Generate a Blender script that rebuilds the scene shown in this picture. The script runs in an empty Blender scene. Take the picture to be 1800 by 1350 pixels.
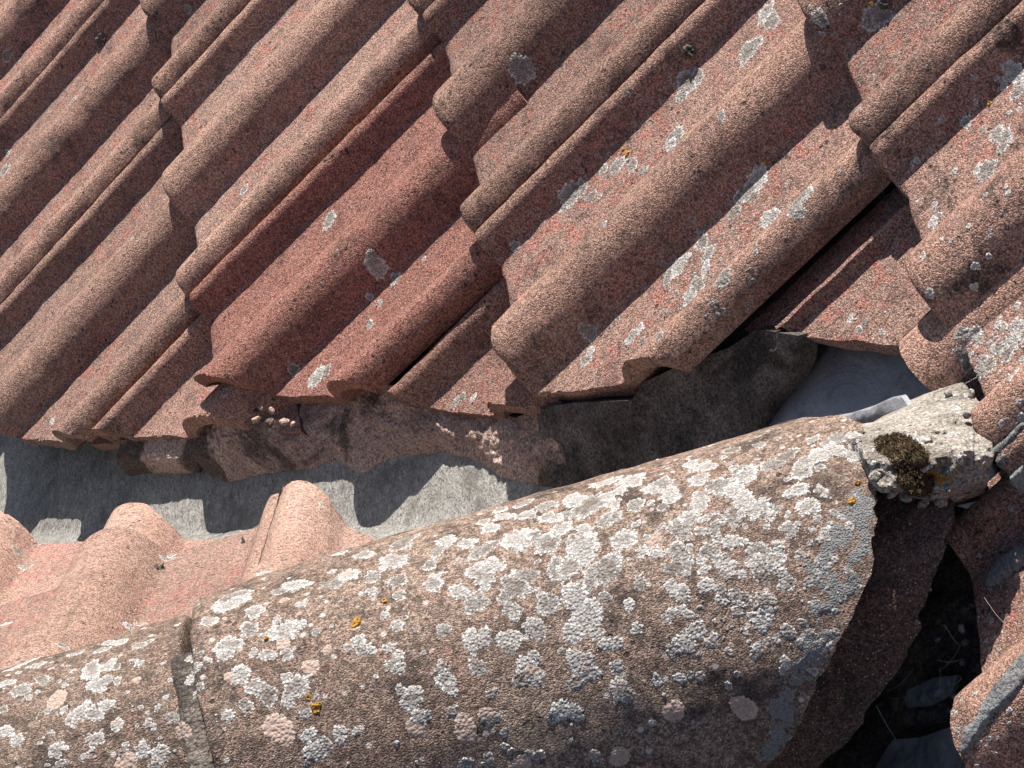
import bpy, bmesh, math, random
import numpy as np
from mathutils import Matrix, Vector
from mathutils.bvhtree import BVHTree

rng = random.Random(7)
SC = bpy.context.scene
COL = SC.collection
rad = math.radians

# ------------------------------------------------------------------ frames
# main slope: u = along the courses (towards the viewer), v = up the slope, n = out of the slope
PITCH = rad(37.0)
cP, sP = math.cos(PITCH), math.sin(PITCH)
B = np.array([[0, cP, -sP], [-1, 0, 0], [0, sP, cP]])            # uvn -> world
R_CAM = np.array([[0.15767424, 0.61005906, -0.77650935],
                  [0.64100463, -0.66138976, -0.38945686],
                  [-0.75116703, -0.43633877, -0.49533481]])      # uvn -> camera (x right, y down, z forward)
C_UVN = np.array([2.08685753, 1.70917889, 1.13943015])
FPX = 5633.73
GAUGE = 0.3472
TW = 0.30

# ------------------------------------------------------------------ camera, sky, sun, exposure
CW = B @ C_UVN
RW = R_CAM @ B.T
cam = bpy.data.cameras.new('camera')
cam.sensor_width = 36.0
cam.lens = FPX / 1800 * 36
cam.clip_start = 0.05
cam.clip_end = 2000
cam_o = bpy.data.objects.new('camera', cam)
COL.objects.link(cam_o)
M = Matrix.Identity(4)
for i in range(3):
    M[i][0] = RW[0][i]; M[i][1] = -RW[1][i]; M[i][2] = -RW[2][i]; M[i][3] = CW[i]
cam_o.matrix_world = M
SC.camera = cam_o

SUN_UVN = np.array([-0.98, 0.94, 1.0])                            # towards the sun
SUN_W = B @ SUN_UVN
SUN_W /= np.linalg.norm(SUN_W)
SUN_EL = math.asin(SUN_W[2])
SUN_AZ = math.atan2(SUN_W[0], SUN_W[1])
world = bpy.data.worlds.new('World')
SC.world = world
world.use_nodes = True
wn = world.node_tree
wn.nodes.clear()
sky = wn.nodes.new('ShaderNodeTexSky')
sky.sky_type = 'NISHITA'
sky.sun_disc = False
sky.sun_elevation = SUN_EL
sky.sun_rotation = SUN_AZ
sky.air_density = 1.0
sky.dust_density = 1.6
bg = wn.nodes.new('ShaderNodeBackground')
bg.inputs['Strength'].default_value = 0.064
wo = wn.nodes.new('ShaderNodeOutputWorld')
wn.links.new(sky.outputs[0], bg.inputs[0])
wn.links.new(bg.outputs[0], wo.inputs[0])

sl = bpy.data.lights.new('sun', 'SUN')
sl.energy = 5.0
sl.angle = rad(0.5)
sl.color = (1.0, 0.945, 0.87)
sun_o = bpy.data.objects.new('sun', sl)
COL.objects.link(sun_o)
sun_o.rotation_euler = Vector(SUN_W).to_track_quat('Z', 'Y').to_euler()
sun_o.location = Vector(SUN_W) * 6

SC.view_settings.view_transform = 'Standard'
SC.view_settings.look = 'None'
SC.view_settings.exposure = 0.66
SC.view_settings.gamma = 1.0
SC.view_settings.use_curve_mapping = False
SC.render.engine = 'CYCLES'
SC.cycles.max_bounces = 4
SC.cycles.diffuse_bounces = 3
SC.cycles.adaptive_threshold = 0.02


# ------------------------------------------------------------------ geometry helpers
def w_uvn(u, v, n):
    return B @ np.array([u, v, n])

def ray(px, py):
    d = RW.T @ np.array([(px - 900) / FPX, (py - 675) / FPX, 1.0])
    return d / np.linalg.norm(d)

def at(px, py, n=0.0):
    """where the sight line of a photo point meets the level n of the main slope, in uvn"""
    d = B.T @ ray(px, py)
    t = (n - C_UVN[2]) / d[2]
    return C_UVN + t * d

def pxl(P):
    d = RW @ (np.asarray(P) - CW)
    return 900 + FPX * d[0] / d[2], 675 + FPX * d[1] / d[2]

def _hash(i, j, k, seed):
    with np.errstate(over='ignore'):
        h = (i.astype(np.int64) * 374761393 + j.astype(np.int64) * 668265263 + k.astype(np.int64) * 1274126177 + seed * 974634777) & 0xFFFFFFFF
        h = ((h ^ (h >> 13)) * 1103515245) & 0xFFFFFFFF
        h = ((h ^ (h >> 16)) * 2246822519) & 0xFFFFFFFF
        h = h ^ (h >> 15)
    return (h & 0xFFFFFF) / float(0x7FFFFF) - 1.0

def vnoise(P, seed=0):
    P = np.asarray(P, float)
    I = np.floor(P).astype(np.int64)
    F = P - I
    F = F * F * F * (F * (F * 6 - 15) + 10)
    r = 0
    for a in (0, 1):
        for b in (0, 1):
            for c in (0, 1):
                wgt = (F[..., 0] if a else 1 - F[..., 0]) * (F[..., 1] if b else 1 - F[..., 1]) * (F[..., 2] if c else 1 - F[..., 2])
                r = r + wgt * _hash(I[..., 0] + a, I[..., 1] + b, I[..., 2] + c, seed)
    return r

def fbm(P, scale, oct=3, seed=0, rough=0.5):
    P = np.asarray(P, float) * scale
    a, s, t = 1.0, 0, 0
    for o in range(oct):
        s = s + a * vnoise(P, seed + o * 13)
        t += a
        a *= rough
        P = P * 2.03 + 5.3
    return s / t

def link(name, me, mat=None, parent=None, matrix=None, color=None):
    o = bpy.data.objects.new(name, me)
    COL.objects.link(o)
    if mat is not None and me is not None and not me.materials:
        me.materials.append(mat)
    if parent is not None:
        o.parent = parent
    if matrix is not None:
        o.matrix_world = matrix if parent is None else matrix
        if parent is not None:
            o.matrix_parent_inverse = Matrix.Identity(4)
            o.matrix_basis = parent_world(parent).inverted() @ matrix
    if color is not None:
        o.color = color
    return o

PW = {}
def parent_world(p):
    m = Matrix.Identity(4)
    chain = []
    while p is not None:
        chain.append(p)
        p = p.parent
    for q in reversed(chain):
        m = m @ q.matrix_basis
    return m

def thing(name, label, cat, loc, kind=None, group=None):
    o = bpy.data.objects.new(name, None)
    COL.objects.link(o)
    o.empty_display_size = 0.05
    o.location = loc
    o['label'] = label
    o['category'] = cat
    o['kind'] = kind or 'thing'
    if group: o['group'] = group
    return o

def tag(o, label, cat, kind=None, group=None):
    o['label'] = label
    o['category'] = cat
    if kind: o['kind'] = kind
    if group: o['group'] = group

def mesh_np(name, V, F, smooth=True, sharp=None):
    me = bpy.data.meshes.new(name)
    me.from_pydata([tuple(p) for p in V], [], [tuple(f) for f in F])
    me.update()
    if smooth:
        me.shade_smooth()
        if sharp: me.set_sharp_from_angle(angle=rad(sharp))
    return me

def grid_faces(ny, nx, off=0, flip=False, wrap=False):
    F = []
    for j in range(ny - 1):
        for i in range(nx - 1 + (1 if wrap else 0)):
            i2 = (i + 1) % nx
            a, b, c, d = off + j * nx + i, off + j * nx + i2, off + (j + 1) * nx + i2, off + (j + 1) * nx + i
            F.append((a, d, c, b) if flip else (a, b, c, d))
    return F

def np_matrix(cols, origin):
    m = Matrix.Identity(4)
    for j in range(3):
        for i in range(3):
            m[i][j] = cols[j][i]
    for i in range(3):
        m[i][3] = origin[i]
    return m


# ------------------------------------------------------------------ materials
class Nodes:
    def __init__(self, name):
        self.m = bpy.data.materials.new(name)
        self.m.use_nodes = True
        self.t = self.m.node_tree
        self.t.nodes.clear()
        self.out = self.t.nodes.new('ShaderNodeOutputMaterial')
        self.p = self.t.nodes.new('ShaderNodeBsdfPrincipled')
        self.t.links.new(self.p.outputs[0], self.out.inputs[0])
        tc = self.t.nodes.new('ShaderNodeTexCoord')
        oi = self.t.nodes.new('ShaderNodeObjectInfo')
        self.oi = oi
        sep = self.t.nodes.new('ShaderNodeSeparateXYZ')
        self.t.links.new(tc.outputs['Object'], sep.inputs[0])
        self.z = sep.outputs[2]
        self.sep = sep
        cmb = self.t.nodes.new('ShaderNodeCombineXYZ')
        for i, k in enumerate((13.7, 29.3, 7.9)):
            self.set(cmb.inputs[i], self.math('MULTIPLY', oi.outputs['Random'], k))
        va = self.t.nodes.new('ShaderNodeVectorMath')
        self.t.links.new(tc.outputs['Object'], va.inputs[0])
        self.t.links.new(cmb.outputs[0], va.inputs[1])
        self.co = va.outputs[0]
        cs = self.t.nodes.new('ShaderNodeSeparateColor')
        self.t.links.new(oi.outputs['Color'], cs.inputs[0])
        self.r, self.g, self.b = cs.outputs[0], cs.outputs[1], cs.outputs[2]

    def set(self, sock, v):
        if isinstance(v, bpy.types.NodeSocket):
            self.t.links.new(v, sock)
        else:
            if sock.type == 'RGBA' and len(v) == 3: v = (*v, 1)
            sock.default_value = v

    def math(self, op, a, b=0.0, clamp=False):
        n = self.t.nodes.new('ShaderNodeMath')
        n.operation = op
        n.use_clamp = clamp
        self.set(n.inputs[0], a)
        self.set(n.inputs[1], b)
        return n.outputs[0]

    def noise(self, scale, detail=2.0, rough=0.5, vec=None, dist=0.0):
        n = self.t.nodes.new('ShaderNodeTexNoise')
        self.set(n.inputs['Vector'], vec or self.co)
        n.inputs['Scale'].default_value = scale
        n.inputs['Detail'].default_value = detail
        n.inputs['Roughness'].default_value = rough
        n.inputs['Distortion'].default_value = dist
        return n.outputs[0]

    def voro(self, scale, feature='F1', vec=None):
        n = self.t.nodes.new('ShaderNodeTexVoronoi')
        n.feature = feature
        self.set(n.inputs['Vector'], vec or self.co)
        n.inputs['Scale'].default_value = scale
        return n

    def step(self, v, lo, hi, a=0.0, b=1.0):
        n = self.t.nodes.new('ShaderNodeMapRange')
        n.interpolation_type = 'SMOOTHSTEP'
        self.set(n.inputs[0], v)
        n.inputs[1].default_value = lo
        n.inputs[2].default_value = hi
        n.inputs[3].default_value = a
        n.inputs[4].default_value = b
        return n.outputs[0]

    def mix(self, f, a, b, mode='MIX'):
        n = self.t.nodes.new('ShaderNodeMix')
        n.data_type = 'RGBA'
        n.blend_type = mode
        self.set(n.inputs[0], f)
        self.set(n.inputs[6], a)
        self.set(n.inputs[7], b)
        return n.outputs[2]

    def grey(self, v):
        n = self.t.nodes.new('ShaderNodeCombineColor')
        for i in range(3): self.set(n.inputs[i], v)
        return n.outputs[0]

    def attr(self, name):
        n = self.t.nodes.new('ShaderNodeAttribute')
        n.attribute_name = name
        return n.outputs['Fac']

    def squash(self, k):
        n = self.t.nodes.new('ShaderNodeVectorMath')
        n.operation = 'MULTIPLY'
        self.set(n.inputs[0], self.co)
        n.inputs[1].default_value = k
        return n.outputs[0]

    def bump(self, h, dist, strength=1.0, normal=None):
        n = self.t.nodes.new('ShaderNodeBump')
        n.inputs['Strength'].default_value = strength
        n.inputs['Distance'].default_value = dist
        self.set(n.inputs['Height'], h)
        if normal is not None: self.t.links.new(normal, n.inputs['Normal'])
        return n.outputs[0]

    def finish(self, col, rough=0.9, normal=None, spec=0.15, metal=0.0):
        self.set(self.p.inputs['Base Color'], col)
        self.set(self.p.inputs['Roughness'], rough)
        self.set(self.p.inputs['Metallic'], metal)
        self.set(self.p.inputs['Specular IOR Level'], spec)
        if normal is not None: self.t.links.new(normal, self.p.inputs['Normal'])
        return self.m


def mat_tile(name, A, Bc, red, pan=True, algae=0.5, pale=(0.62, 0.5, 0.42), specks=False):
    """sanded concrete tile: worn coat, old red paint, soot and algae, light sand grains.
    object colour: r = how red, g = how sooty, b = how bleached"""
    N = Nodes(name)
    big = N.noise(7, 4, 0.6)
    mid = N.noise(38, 4, 0.68)
    mid2 = N.noise(85, 4, 0.7, vec=N.squash((1.0, 0.8, 1.3)))
    fine = N.noise(1050, 1.5, 0.65)
    gr = N.voro(900)
    grc = N.t.nodes.new('ShaderNodeSeparateColor')
    N.t.links.new(gr.outputs['Color'], grc.inputs[0])
    c = N.mix(N.step(big, 0.35, 0.65), A, Bc)
    if pan:                                                        # bare sand on the rolls, the old grey-brown coat left in the pans
        flat_ = N.step(N.math('ADD', N.z, N.math('MULTIPLY', N.math('SUBTRACT', mid, 0.5), 0.02)), -0.030, -0.014, 1.0, 0.0)
        c = N.mix(N.math('MULTIPLY', flat_, 0.62), c, (0.272, 0.180, 0.150))
    c = N.mix(N.step(mid, 0.45, 0.75, 0.0, 0.55), c, N.mix(0.5, c, (0.30, 0.22, 0.18)))
    c = N.mix(N.step(N.noise(160, 3, 0.7), 0.50, 0.66, 0.0, 0.5), c, N.mix(0.75, c, (0.10, 0.075, 0.065)))
    # red remains of the coat, mostly in the flat pans
    keep = N.step(N.z, -0.031, -0.010, 1.0, 0.22) if pan else 0.35
    rm = N.math('MULTIPLY', N.step(mid2, 0.49, 0.58), N.step(big, 0.40, 0.56))
    rm = N.math('MULTIPLY', rm, keep)
    rm = N.math('MAXIMUM', N.math('MULTIPLY', rm, 0.58), N.math('MULTIPLY', N.r, N.step(mid2, 0.25, 0.7, 0.55, 1.0)), True)
    c = N.mix(rm, c, red)
    c = N.mix(N.b, c, pale)
    # soot, algae
    al = N.noise(22, 5, 0.75)
    am = N.step(al, 0.50, 0.68)
    am = N.math('MULTIPLY', am, N.math('ADD', N.g, algae * 0.5), True)
    am = N.math('MULTIPLY', am, N.step(fine, 0.3, 0.6, 0.55, 1.0))
    c = N.mix(am, c, (0.055, 0.043, 0.038))
    # black pits where the coat has blown
    pit = N.voro(150)
    pm = N.math('MULTIPLY', N.step(pit.outputs['Distance'], 0.18, 0.32, 1.0, 0.0), N.math('MAXIMUM', N.step(mid, 0.54, 0.62), N.math('MULTIPLY', rm, 0.8)))
    c = N.mix(N.math('MULTIPLY', pm, 0.75), c, (0.035, 0.028, 0.026))
    tone = N.step(N.oi.outputs['Random'], 0.0, 1.0, 0.84, 1.14)
    c = N.mix(1.0, c, N.grey(tone), 'MULTIPLY')
    run = N.noise(1.0, 4, 0.65, vec=N.squash((95.0, 7.0, 60.0)) if pan else N.squash((30.0, 60.0, 14.0)))
    c = N.mix(N.step(run, 0.54, 0.70, 0.0, 0.42), c, N.mix(0.8, c, (0.085, 0.065, 0.056)))
    # sand grains
    c = N.mix(1.0, c, N.grey(N.step(grc.outputs[0], 0.0, 1.0, 0.52, 1.46)), 'MULTIPLY')
    c = N.mix(1.0, c, N.grey(N.step(fine, 0.25, 0.75, 0.52, 1.46)), 'MULTIPLY')
    sp = N.math('MULTIPLY', N.step(grc.outputs[1], 0.955, 0.965), N.step(gr.outputs['Distance'], 0.35, 0.5, 1.0, 0.0))
    c = N.mix(N.math('MULTIPLY', sp, 0.75), c, (0.62, 0.52, 0.46))
    if specks:                                                     # fine mottling of young crusts between the larger ones
        m3 = N.noise(150, 4, 0.75)
        c = N.mix(N.step(m3, 0.48, 0.61, 0.0, 0.68), c, (0.08, 0.062, 0.05))
        sv = N.voro(105)
        svc = N.t.nodes.new('ShaderNodeSeparateColor')
        N.t.links.new(sv.outputs['Color'], svc.inputs[0])
        sm = N.math('MULTIPLY', N.step(N.math('ADD', sv.outputs['Distance'], N.math('MULTIPLY', fine, 0.25)), 0.26, 0.36, 1.0, 0.0), N.step(svc.outputs[2], 0.60, 0.64))
        c = N.mix(N.math('MULTIPLY', sm, 0.8), c, (0.60, 0.56, 0.52))
    h = N.math('ADD', fine, N.math('MULTIPLY', gr.outputs['Distance'], -0.55))
    h = N.math('ADD', h, N.math('MULTIPLY', pm, -0.9))
    nb = N.bump(mid, 0.0020, 0.5)
    nb = N.bump(h, 0.0011, 0.9, nb)
    return N.finish(c, 0.92, nb)


MAT_TILE = mat_tile('weathered_concrete_tile', (0.365, 0.222, 0.168), (0.295, 0.182, 0.142), (0.38, 0.135, 0.108))
MAT_WING = mat_tile('pale_concrete_tile', (0.42, 0.282, 0.222), (0.36, 0.235, 0.183), (0.40, 0.165, 0.135), algae=0.3)  # paler base and less algae than the main slope tiles
MAT_RIDGE = mat_tile('ridge_concrete', (0.30, 0.222, 0.175), (0.22, 0.157, 0.123), (0.26, 0.125, 0.098), pan=False, algae=1.0, specks=True)


def mat_mortar(name, A, Bc, dark, soot, grain=0.5, lo=0.46, hi=0.6):
    N = Nodes(name)
    big = N.noise(16, 6, 0.68)
    sm = N.noise(11, 5, 0.6, dist=0.6)
    fine = N.noise(520, 3, 0.6)
    mid = N.noise(120, 5, 0.7)
    c = N.mix(N.step(big, 0.4, 0.62), A, Bc)
    c = N.mix(N.math('MULTIPLY', N.step(sm, lo, hi), soot), c, dark)
    c = N.mix(N.math('MULTIPLY', N.step(mid, 0.55, 0.7), 0.45), c, dark)
    c = N.mix(1.0, c, N.grey(N.step(fine, 0.25, 0.75, 1 - grain, 1 + grain)), 'MULTIPLY')
    gr = N.voro(330)
    grc = N.t.nodes.new('ShaderNodeSeparateColor')
    N.t.links.new(gr.outputs['Color'], grc.inputs[0])
    c = N.mix(N.math('MULTIPLY', N.step(grc.outputs[1], 0.9, 0.93), 0.5), c, N.mix(0.12, c, (0.6, 0.56, 0.5)))
    nb = N.bump(mid, 0.0050, 0.85)
    nb = N.bump(N.math('ADD', fine, N.math('MULTIPLY', gr.outputs['Distance'], -0.6)), 0.0016, 0.9, nb)
    return N.finish(c, 0.95, nb)

MAT_BED = mat_mortar('pink_bedding_mortar', (0.54, 0.385, 0.32), (0.42, 0.285, 0.235), (0.05, 0.04, 0.035), 0.8, grain=0.65, lo=0.49, hi=0.58)
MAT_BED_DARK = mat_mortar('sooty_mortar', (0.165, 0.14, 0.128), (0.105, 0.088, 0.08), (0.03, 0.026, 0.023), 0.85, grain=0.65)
MAT_SAND = mat_mortar('coarse_sand_mortar', (0.40, 0.365, 0.32), (0.29, 0.255, 0.22), (0.085, 0.072, 0.06), 0.6, 0.6, 0.5, 0.64)
MAT_CEMENT = mat_mortar('grey_cement', (0.27, 0.275, 0.275), (0.21, 0.21, 0.21), (0.06, 0.06, 0.06), 0.5, 0.4, 0.55, 0.7)


def mat_lead():
    N = Nodes('weathered_lead')
    st = N.noise(150, 5, 0.65, vec=N.squash((1.0, 0.45, 1.0)), dist=1.6)
    st2 = N.noise(270, 4, 0.72, vec=N.squash((1.0, 0.55, 1.0)), dist=3.0)
    big = N.noise(9, 4, 0.6)
    crust = N.step(N.math('ADD', N.noise(6, 2, 0.5), N.math('MULTIPLY', N.r, 0.0)), 0.3, 0.5)
    c = N.mix(N.step(big, 0.35, 0.65), (0.36, 0.345, 0.32), (0.47, 0.45, 0.415))
    c = N.mix(N.step(st, 0.42, 0.62, 0.0, 0.75), c, (0.66, 0.635, 0.59))
    c = N.mix(N.step(st2, 0.50, 0.60, 0.0, 0.85), c, (0.135, 0.128, 0.118))  # dark scratches; their contrast also paints in crumple shading the bump cannot show
    c = N.mix(N.step(st2, 0.30, 0.42, 0.7, 0.0), c, (0.72, 0.70, 0.65))  # pale flecks, also painting the light side of the crumples
    c = N.mix(N.step(N.noise(26, 5, 0.7), 0.50, 0.66, 0.0, 0.6), c, (0.17, 0.155, 0.135))
    nb = N.bump(st, 0.006, 0.8)
    nb = N.bump(st2, 0.0026, 0.9, nb)
    return N.finish(c, 0.55, nb, 0.35, 0.15)

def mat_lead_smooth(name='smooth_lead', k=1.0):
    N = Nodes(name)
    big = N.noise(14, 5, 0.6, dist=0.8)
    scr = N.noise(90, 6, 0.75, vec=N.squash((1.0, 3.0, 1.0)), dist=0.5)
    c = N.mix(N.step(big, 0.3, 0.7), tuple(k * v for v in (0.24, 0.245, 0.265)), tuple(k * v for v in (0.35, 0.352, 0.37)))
    c = N.mix(N.step(scr, 0.58, 0.72, 0.0, 0.5), c, tuple(k * v for v in (0.55, 0.55, 0.57)))
    sp = N.voro(160)
    c = N.mix(N.math('MULTIPLY', N.step(sp.outputs['Distance'], 0.08, 0.16, 1.0, 0.0), 0.5), c, (0.05, 0.05, 0.05))
    dirt = N.noise(45, 6, 0.72)
    c = N.mix(N.step(dirt, 0.54, 0.70, 0.0, 0.65), c, (0.13, 0.12, 0.11))
    nb = N.bump(big, 0.006, 0.6)
    nb = N.bump(N.noise(300, 4, 0.7), 0.0012, 0.6, nb)
    return N.finish(c, 0.5, nb, 0.4, 0.2)

MAT_LEAD = mat_lead()
MAT_LEAD2 = mat_lead_smooth()
MAT_LEAD_SHADE = mat_lead_smooth('shade_lead', 0.42)  # same smooth lead, its colour darkened for the shade in the hole


def mat_lichen(name, inner, rim, dark, rim_at=0.62, cell=560, contrast=0.75, worn=0.0):
    N = Nodes(name)
    rho = N.attr('rho')
    v = N.voro(cell)
    ed = N.voro(cell * 0.8, 'DISTANCE_TO_EDGE')
    fine = N.noise(700, 3, 0.65)
    mid = N.noise(90, 5, 0.65)
    f = N.step(N.math('ADD', rho, N.math('MULTIPLY', N.math('SUBTRACT', mid, 0.5), 0.9)), rim_at - 0.25, rim_at + 0.2)
    c = N.mix(f, inner, rim)
    if worn:
        wm = N.math('MULTIPLY', N.step(N.noise(75, 4, 0.7), 0.50, 0.58), N.step(rho, 0.55, 0.85, 1.0, 0.0))
        c = N.mix(N.math('MULTIPLY', wm, worn), c, (0.19, 0.145, 0.118))
    c = N.mix(N.math('MULTIPLY', N.step(ed.outputs['Distance'], 0.02, 0.16, 1.0, 0.0), contrast), c, dark)
    c = N.mix(1.0, c, N.grey(N.step(fine, 0.25, 0.75, 0.75, 1.2)), 'MULTIPLY')
    h = N.math('ADD', N.math('MULTIPLY', v.outputs['Distance'], -1.0), N.math('MULTIPLY', fine, 0.5))
    nb = N.bump(h, 0.0011, 0.9)
    return N.finish(c, 0.95, nb)

MAT_JOINT = mat_mortar('joint_mortar', (0.27, 0.225, 0.19), (0.20, 0.165, 0.14), (0.05, 0.042, 0.037), 0.8)
MAT_CRUST = mat_lichen('white_crust_lichen', (0.42, 0.395, 0.37), (0.66, 0.64, 0.615), (0.22, 0.20, 0.185), worn=0.6)
MAT_GREYCRUST = mat_lichen('grey_crust_lichen', (0.30, 0.275, 0.25), (0.66, 0.64, 0.61), (0.13, 0.115, 0.105), 0.72, worn=0.8)
MAT_DUST = mat_lichen('grey_cement_dust', (0.25, 0.25, 0.25), (0.30, 0.295, 0.285), (0.10, 0.097, 0.092), 0.5, 900, 0.6)
MAT_PINK = mat_lichen('pinkish_crust_lichen', (0.46, 0.345, 0.285), (0.52, 0.40, 0.335), (0.30, 0.21, 0.17), 0.7, 460, 0.4)
MAT_ORANGE = mat_lichen('orange_lichen', (0.46, 0.235, 0.04), (0.52, 0.29, 0.07), (0.30, 0.13, 0.02), 0.5, 620, 0.5)


def mat_moss(name, a, b, tip):
    N = Nodes(name)
    n1 = N.noise(260, 4, 0.7)
    n2 = N.noise(60, 3, 0.6)
    c = N.mix(N.step(n2, 0.35, 0.65), a, b)
    c = N.mix(N.step(n1, 0.55, 0.7), c, tip)
    return N.finish(c, 0.95, N.bump(n1, 0.004, 0.9))

MAT_MOSS = mat_moss('brown_moss', (0.15, 0.105, 0.058), (0.085, 0.06, 0.036), (0.27, 0.19, 0.10))
MAT_TUFT = mat_moss('grey_moss', (0.15, 0.14, 0.125), (0.09, 0.083, 0.073), (0.36, 0.345, 0.32))

def mat_plain(name, c, rough=0.9):
    N = Nodes(name)
    n1 = N.noise(40, 4, 0.6)
    return N.finish(N.mix(N.step(n1, 0.3, 0.7), c, tuple(0.6 * x for x in c)), rough)

MAT_FELT = mat_plain('roof_felt', (0.035, 0.032, 0.031))
MAT_WEB = mat_plain('cobweb', (0.55, 0.53, 0.5), 0.6)

# ------------------------------------------------------------------ the two roofs
TILE_X = np.unique(np.round(np.concatenate([
    np.arange(-0.030, -0.004, 0.006), np.arange(-0.004, 0.026, 0.0018), np.arange(0.026, 0.104, 0.0045),
    np.arange(0.104, 0.197, 0.0032), np.arange(0.197, 0.250, 0.0045), np.arange(0.250, 0.3095, 0.0030), [0.3105]]), 5))

def tile_profile(x, rib=0.021):
    if rib < 0.015:                                                # side rib worn down to a low fillet, shallow channel beside it
        h0 = np.where(x < 0.0075, -0.004, 0.0)
        h0 = np.where((x >= 0.0075) & (x < 0.0125), rib, h0)
        h0 = np.where((x >= 0.0125) & (x < 0.018), rib * (1 - (x - 0.0125) / 0.0055), h0)
        return h0 + np.where(x > 0.05, tile_profile(x, 0.021), 0)
    h = np.zeros_like(x)
    h = np.where(x < 0.006, -0.012, h)
    t = np.clip((x - 0.006) / 0.006, 0, 1)
    h = np.where((x >= 0.006) & (x < 0.012), -0.012 + (rib + 0.012) * t, h)
    h = np.where((x >= 0.012) & (x < 0.018), rib - 0.0006 * ((x - 0.015) / 0.003) ** 2 + 0.0006, h)
    t = np.clip((x - 0.018) / 0.022, 0, 1)
    h = np.where((x >= 0.018) & (x < 0.040), rib * (0.5 + 0.5 * np.cos(np.pi * t)) ** 1.1, h)
    t = np.clip(np.abs(x - 0.150) / 0.042, 0, 1)
    h = h + 0.033 * (1 - t ** 2.3) * (1 - t ** 6) ** 0.5
    t = np.clip((0.294 - x) / 0.034, 0, 1)
    l = 0.032 * (1 - t ** 2.2) * (1 - t ** 6) ** 0.5
    l = np.where(x > 0.294, 0.032 - 0.010 * ((x - 0.294) / 0.0165) ** 2, l)
    return h + np.where(x > 0.2505, l, 0)

def build_tile(seed, L=0.42, cuts=(), dy=0.0055, rib=0.021, chip=1.0):
    """cuts: (point, direction into the kept side) in the tile's own x, y"""
    X = TILE_X
    nx = len(X)
    Y = np.concatenate([[0.0, 0.0012, 0.0032], np.arange(0.008, L, dy), [L]])
    ny = len(Y)
    gx, gy = np.meshgrid(X, Y)
    gz = tile_profile(gx, rib) - 0.031
    so = seed * 3.17
    P3 = np.stack([gx + so, gy + so * 0.7, gx * 0 + so * 0.3], -1)
    top = gz + 0.0007 * fbm(P3, 14, 2, seed) + 0.0008 * fbm(P3, 75, 3, seed + 5)
    drop = np.interp(Y, [0, 0.0012, 0.0032, 0.008], [0.0045, 0.0018, 0.0005, 0])[:, None]
    top = top - drop
    # chipped, uneven butt
    e = fbm(np.stack([X + so, X * 0 + so, X * 0], -1), 30, 4, seed + 9)
    e2 = fbm(np.stack([X + so, X * 0 + so, X * 0 + 3], -1), 70, 3, seed + 19)
    eb = 0.0018 * e + 0.006 * chip * np.clip(e - 0.25, 0, 1) + 0.009 * chip * np.clip(e2 - 0.42, 0, 1)
    yy = gy + (eb[None, :]) * np.clip(1 - gy / 0.05, 0, 1)
    xx = gx + 0.0006 * fbm(P3, 60, 2, seed + 3)
    th = 0.0155
    Vt = np.stack([xx, yy, top], -1).reshape(-1, 3)
    Yb = np.concatenate([[0.003], np.linspace(0.03, L, 14)])
    bx, by = np.meshgrid(X, Yb)
    bz = tile_profile(bx, rib) - 0.031 - th
    by = by + eb[None, :] * np.clip(1 - by / 0.05, 0, 1)
    Vb = np.stack([bx, by, bz], -1).reshape(-1, 3)
    nb = len(Yb)
    off = ny * nx
    F = grid_faces(ny, nx) + grid_faces(nb, nx, off, flip=True)
    for i in range(nx - 1):                                        # butt and head faces
        F.append((i + 1, i, off + i, off + i + 1))
        a = (ny - 1) * nx + i
        b = off + (nb - 1) * nx + i
        F.append((a, a + 1, b + 1, b))
    V = np.concatenate([Vt, Vb])
    # the two long sides
    for side in (0, nx - 1):
        t_ids = [j * nx + side for j in range(ny)]
        b_ids = [off + j * nx + side for j in range(nb)]
        poly = t_ids + b_ids[::-1]
        F.append(tuple(poly if side == 0 else poly[::-1])[::-1])
    me = bpy.data.meshes.new('roof_tile')
    me.from_pydata(V.tolist(), [], F)
    if cuts:
        bm = bmesh.new()
        bm.from_mesh(me)
        for ci, (p, d) in enumerate(cuts):
            d = np.array(d, float); d /= np.linalg.norm(d)
            g = bm.verts[:] + bm.edges[:] + bm.faces[:]
            r = bmesh.ops.bisect_plane(bm, geom=g, plane_co=(p[0], p[1], 0), plane_no=(-d[0], -d[1], 0), clear_outer=True, dist=1e-6)
            ed = [x for x in r['geom_cut'] if isinstance(x, bmesh.types.BMEdge)]
            vs = {v for x in ed for v in x.verts}
            if ed:
                try: bmesh.ops.triangle_fill(bm, edges=ed, use_beauty=True)
                except Exception: pass
            vs = [v for v in vs if v.is_valid]
            if vs:
                co = np.array([v.co[:] for v in vs])
                nz = fbm(co + so, 45, 4, seed + 21 + ci) * 0.0026 + fbm(co + so, 14, 2, seed + 31) * 0.003
                for v, k in zip(vs, nz):
                    v.co.x += d[0] * (k + 0.001); v.co.y += d[1] * (k + 0.001)
        bm.to_mesh(me)
        bm.free()
    me.update()
    me.shade_smooth()
    me.set_sharp_from_angle(angle=rad(48))
    return me

main_roof = thing('main_roof', 'large slope of weathered pinkish brown interlocking concrete roof tiles in steep diagonal rows', 'roof', tuple(w_uvn(0.3, 0.7, -0.09)))
TILT = 0.021 / GAUGE
TILES = {}
PAN = -0.031

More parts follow.
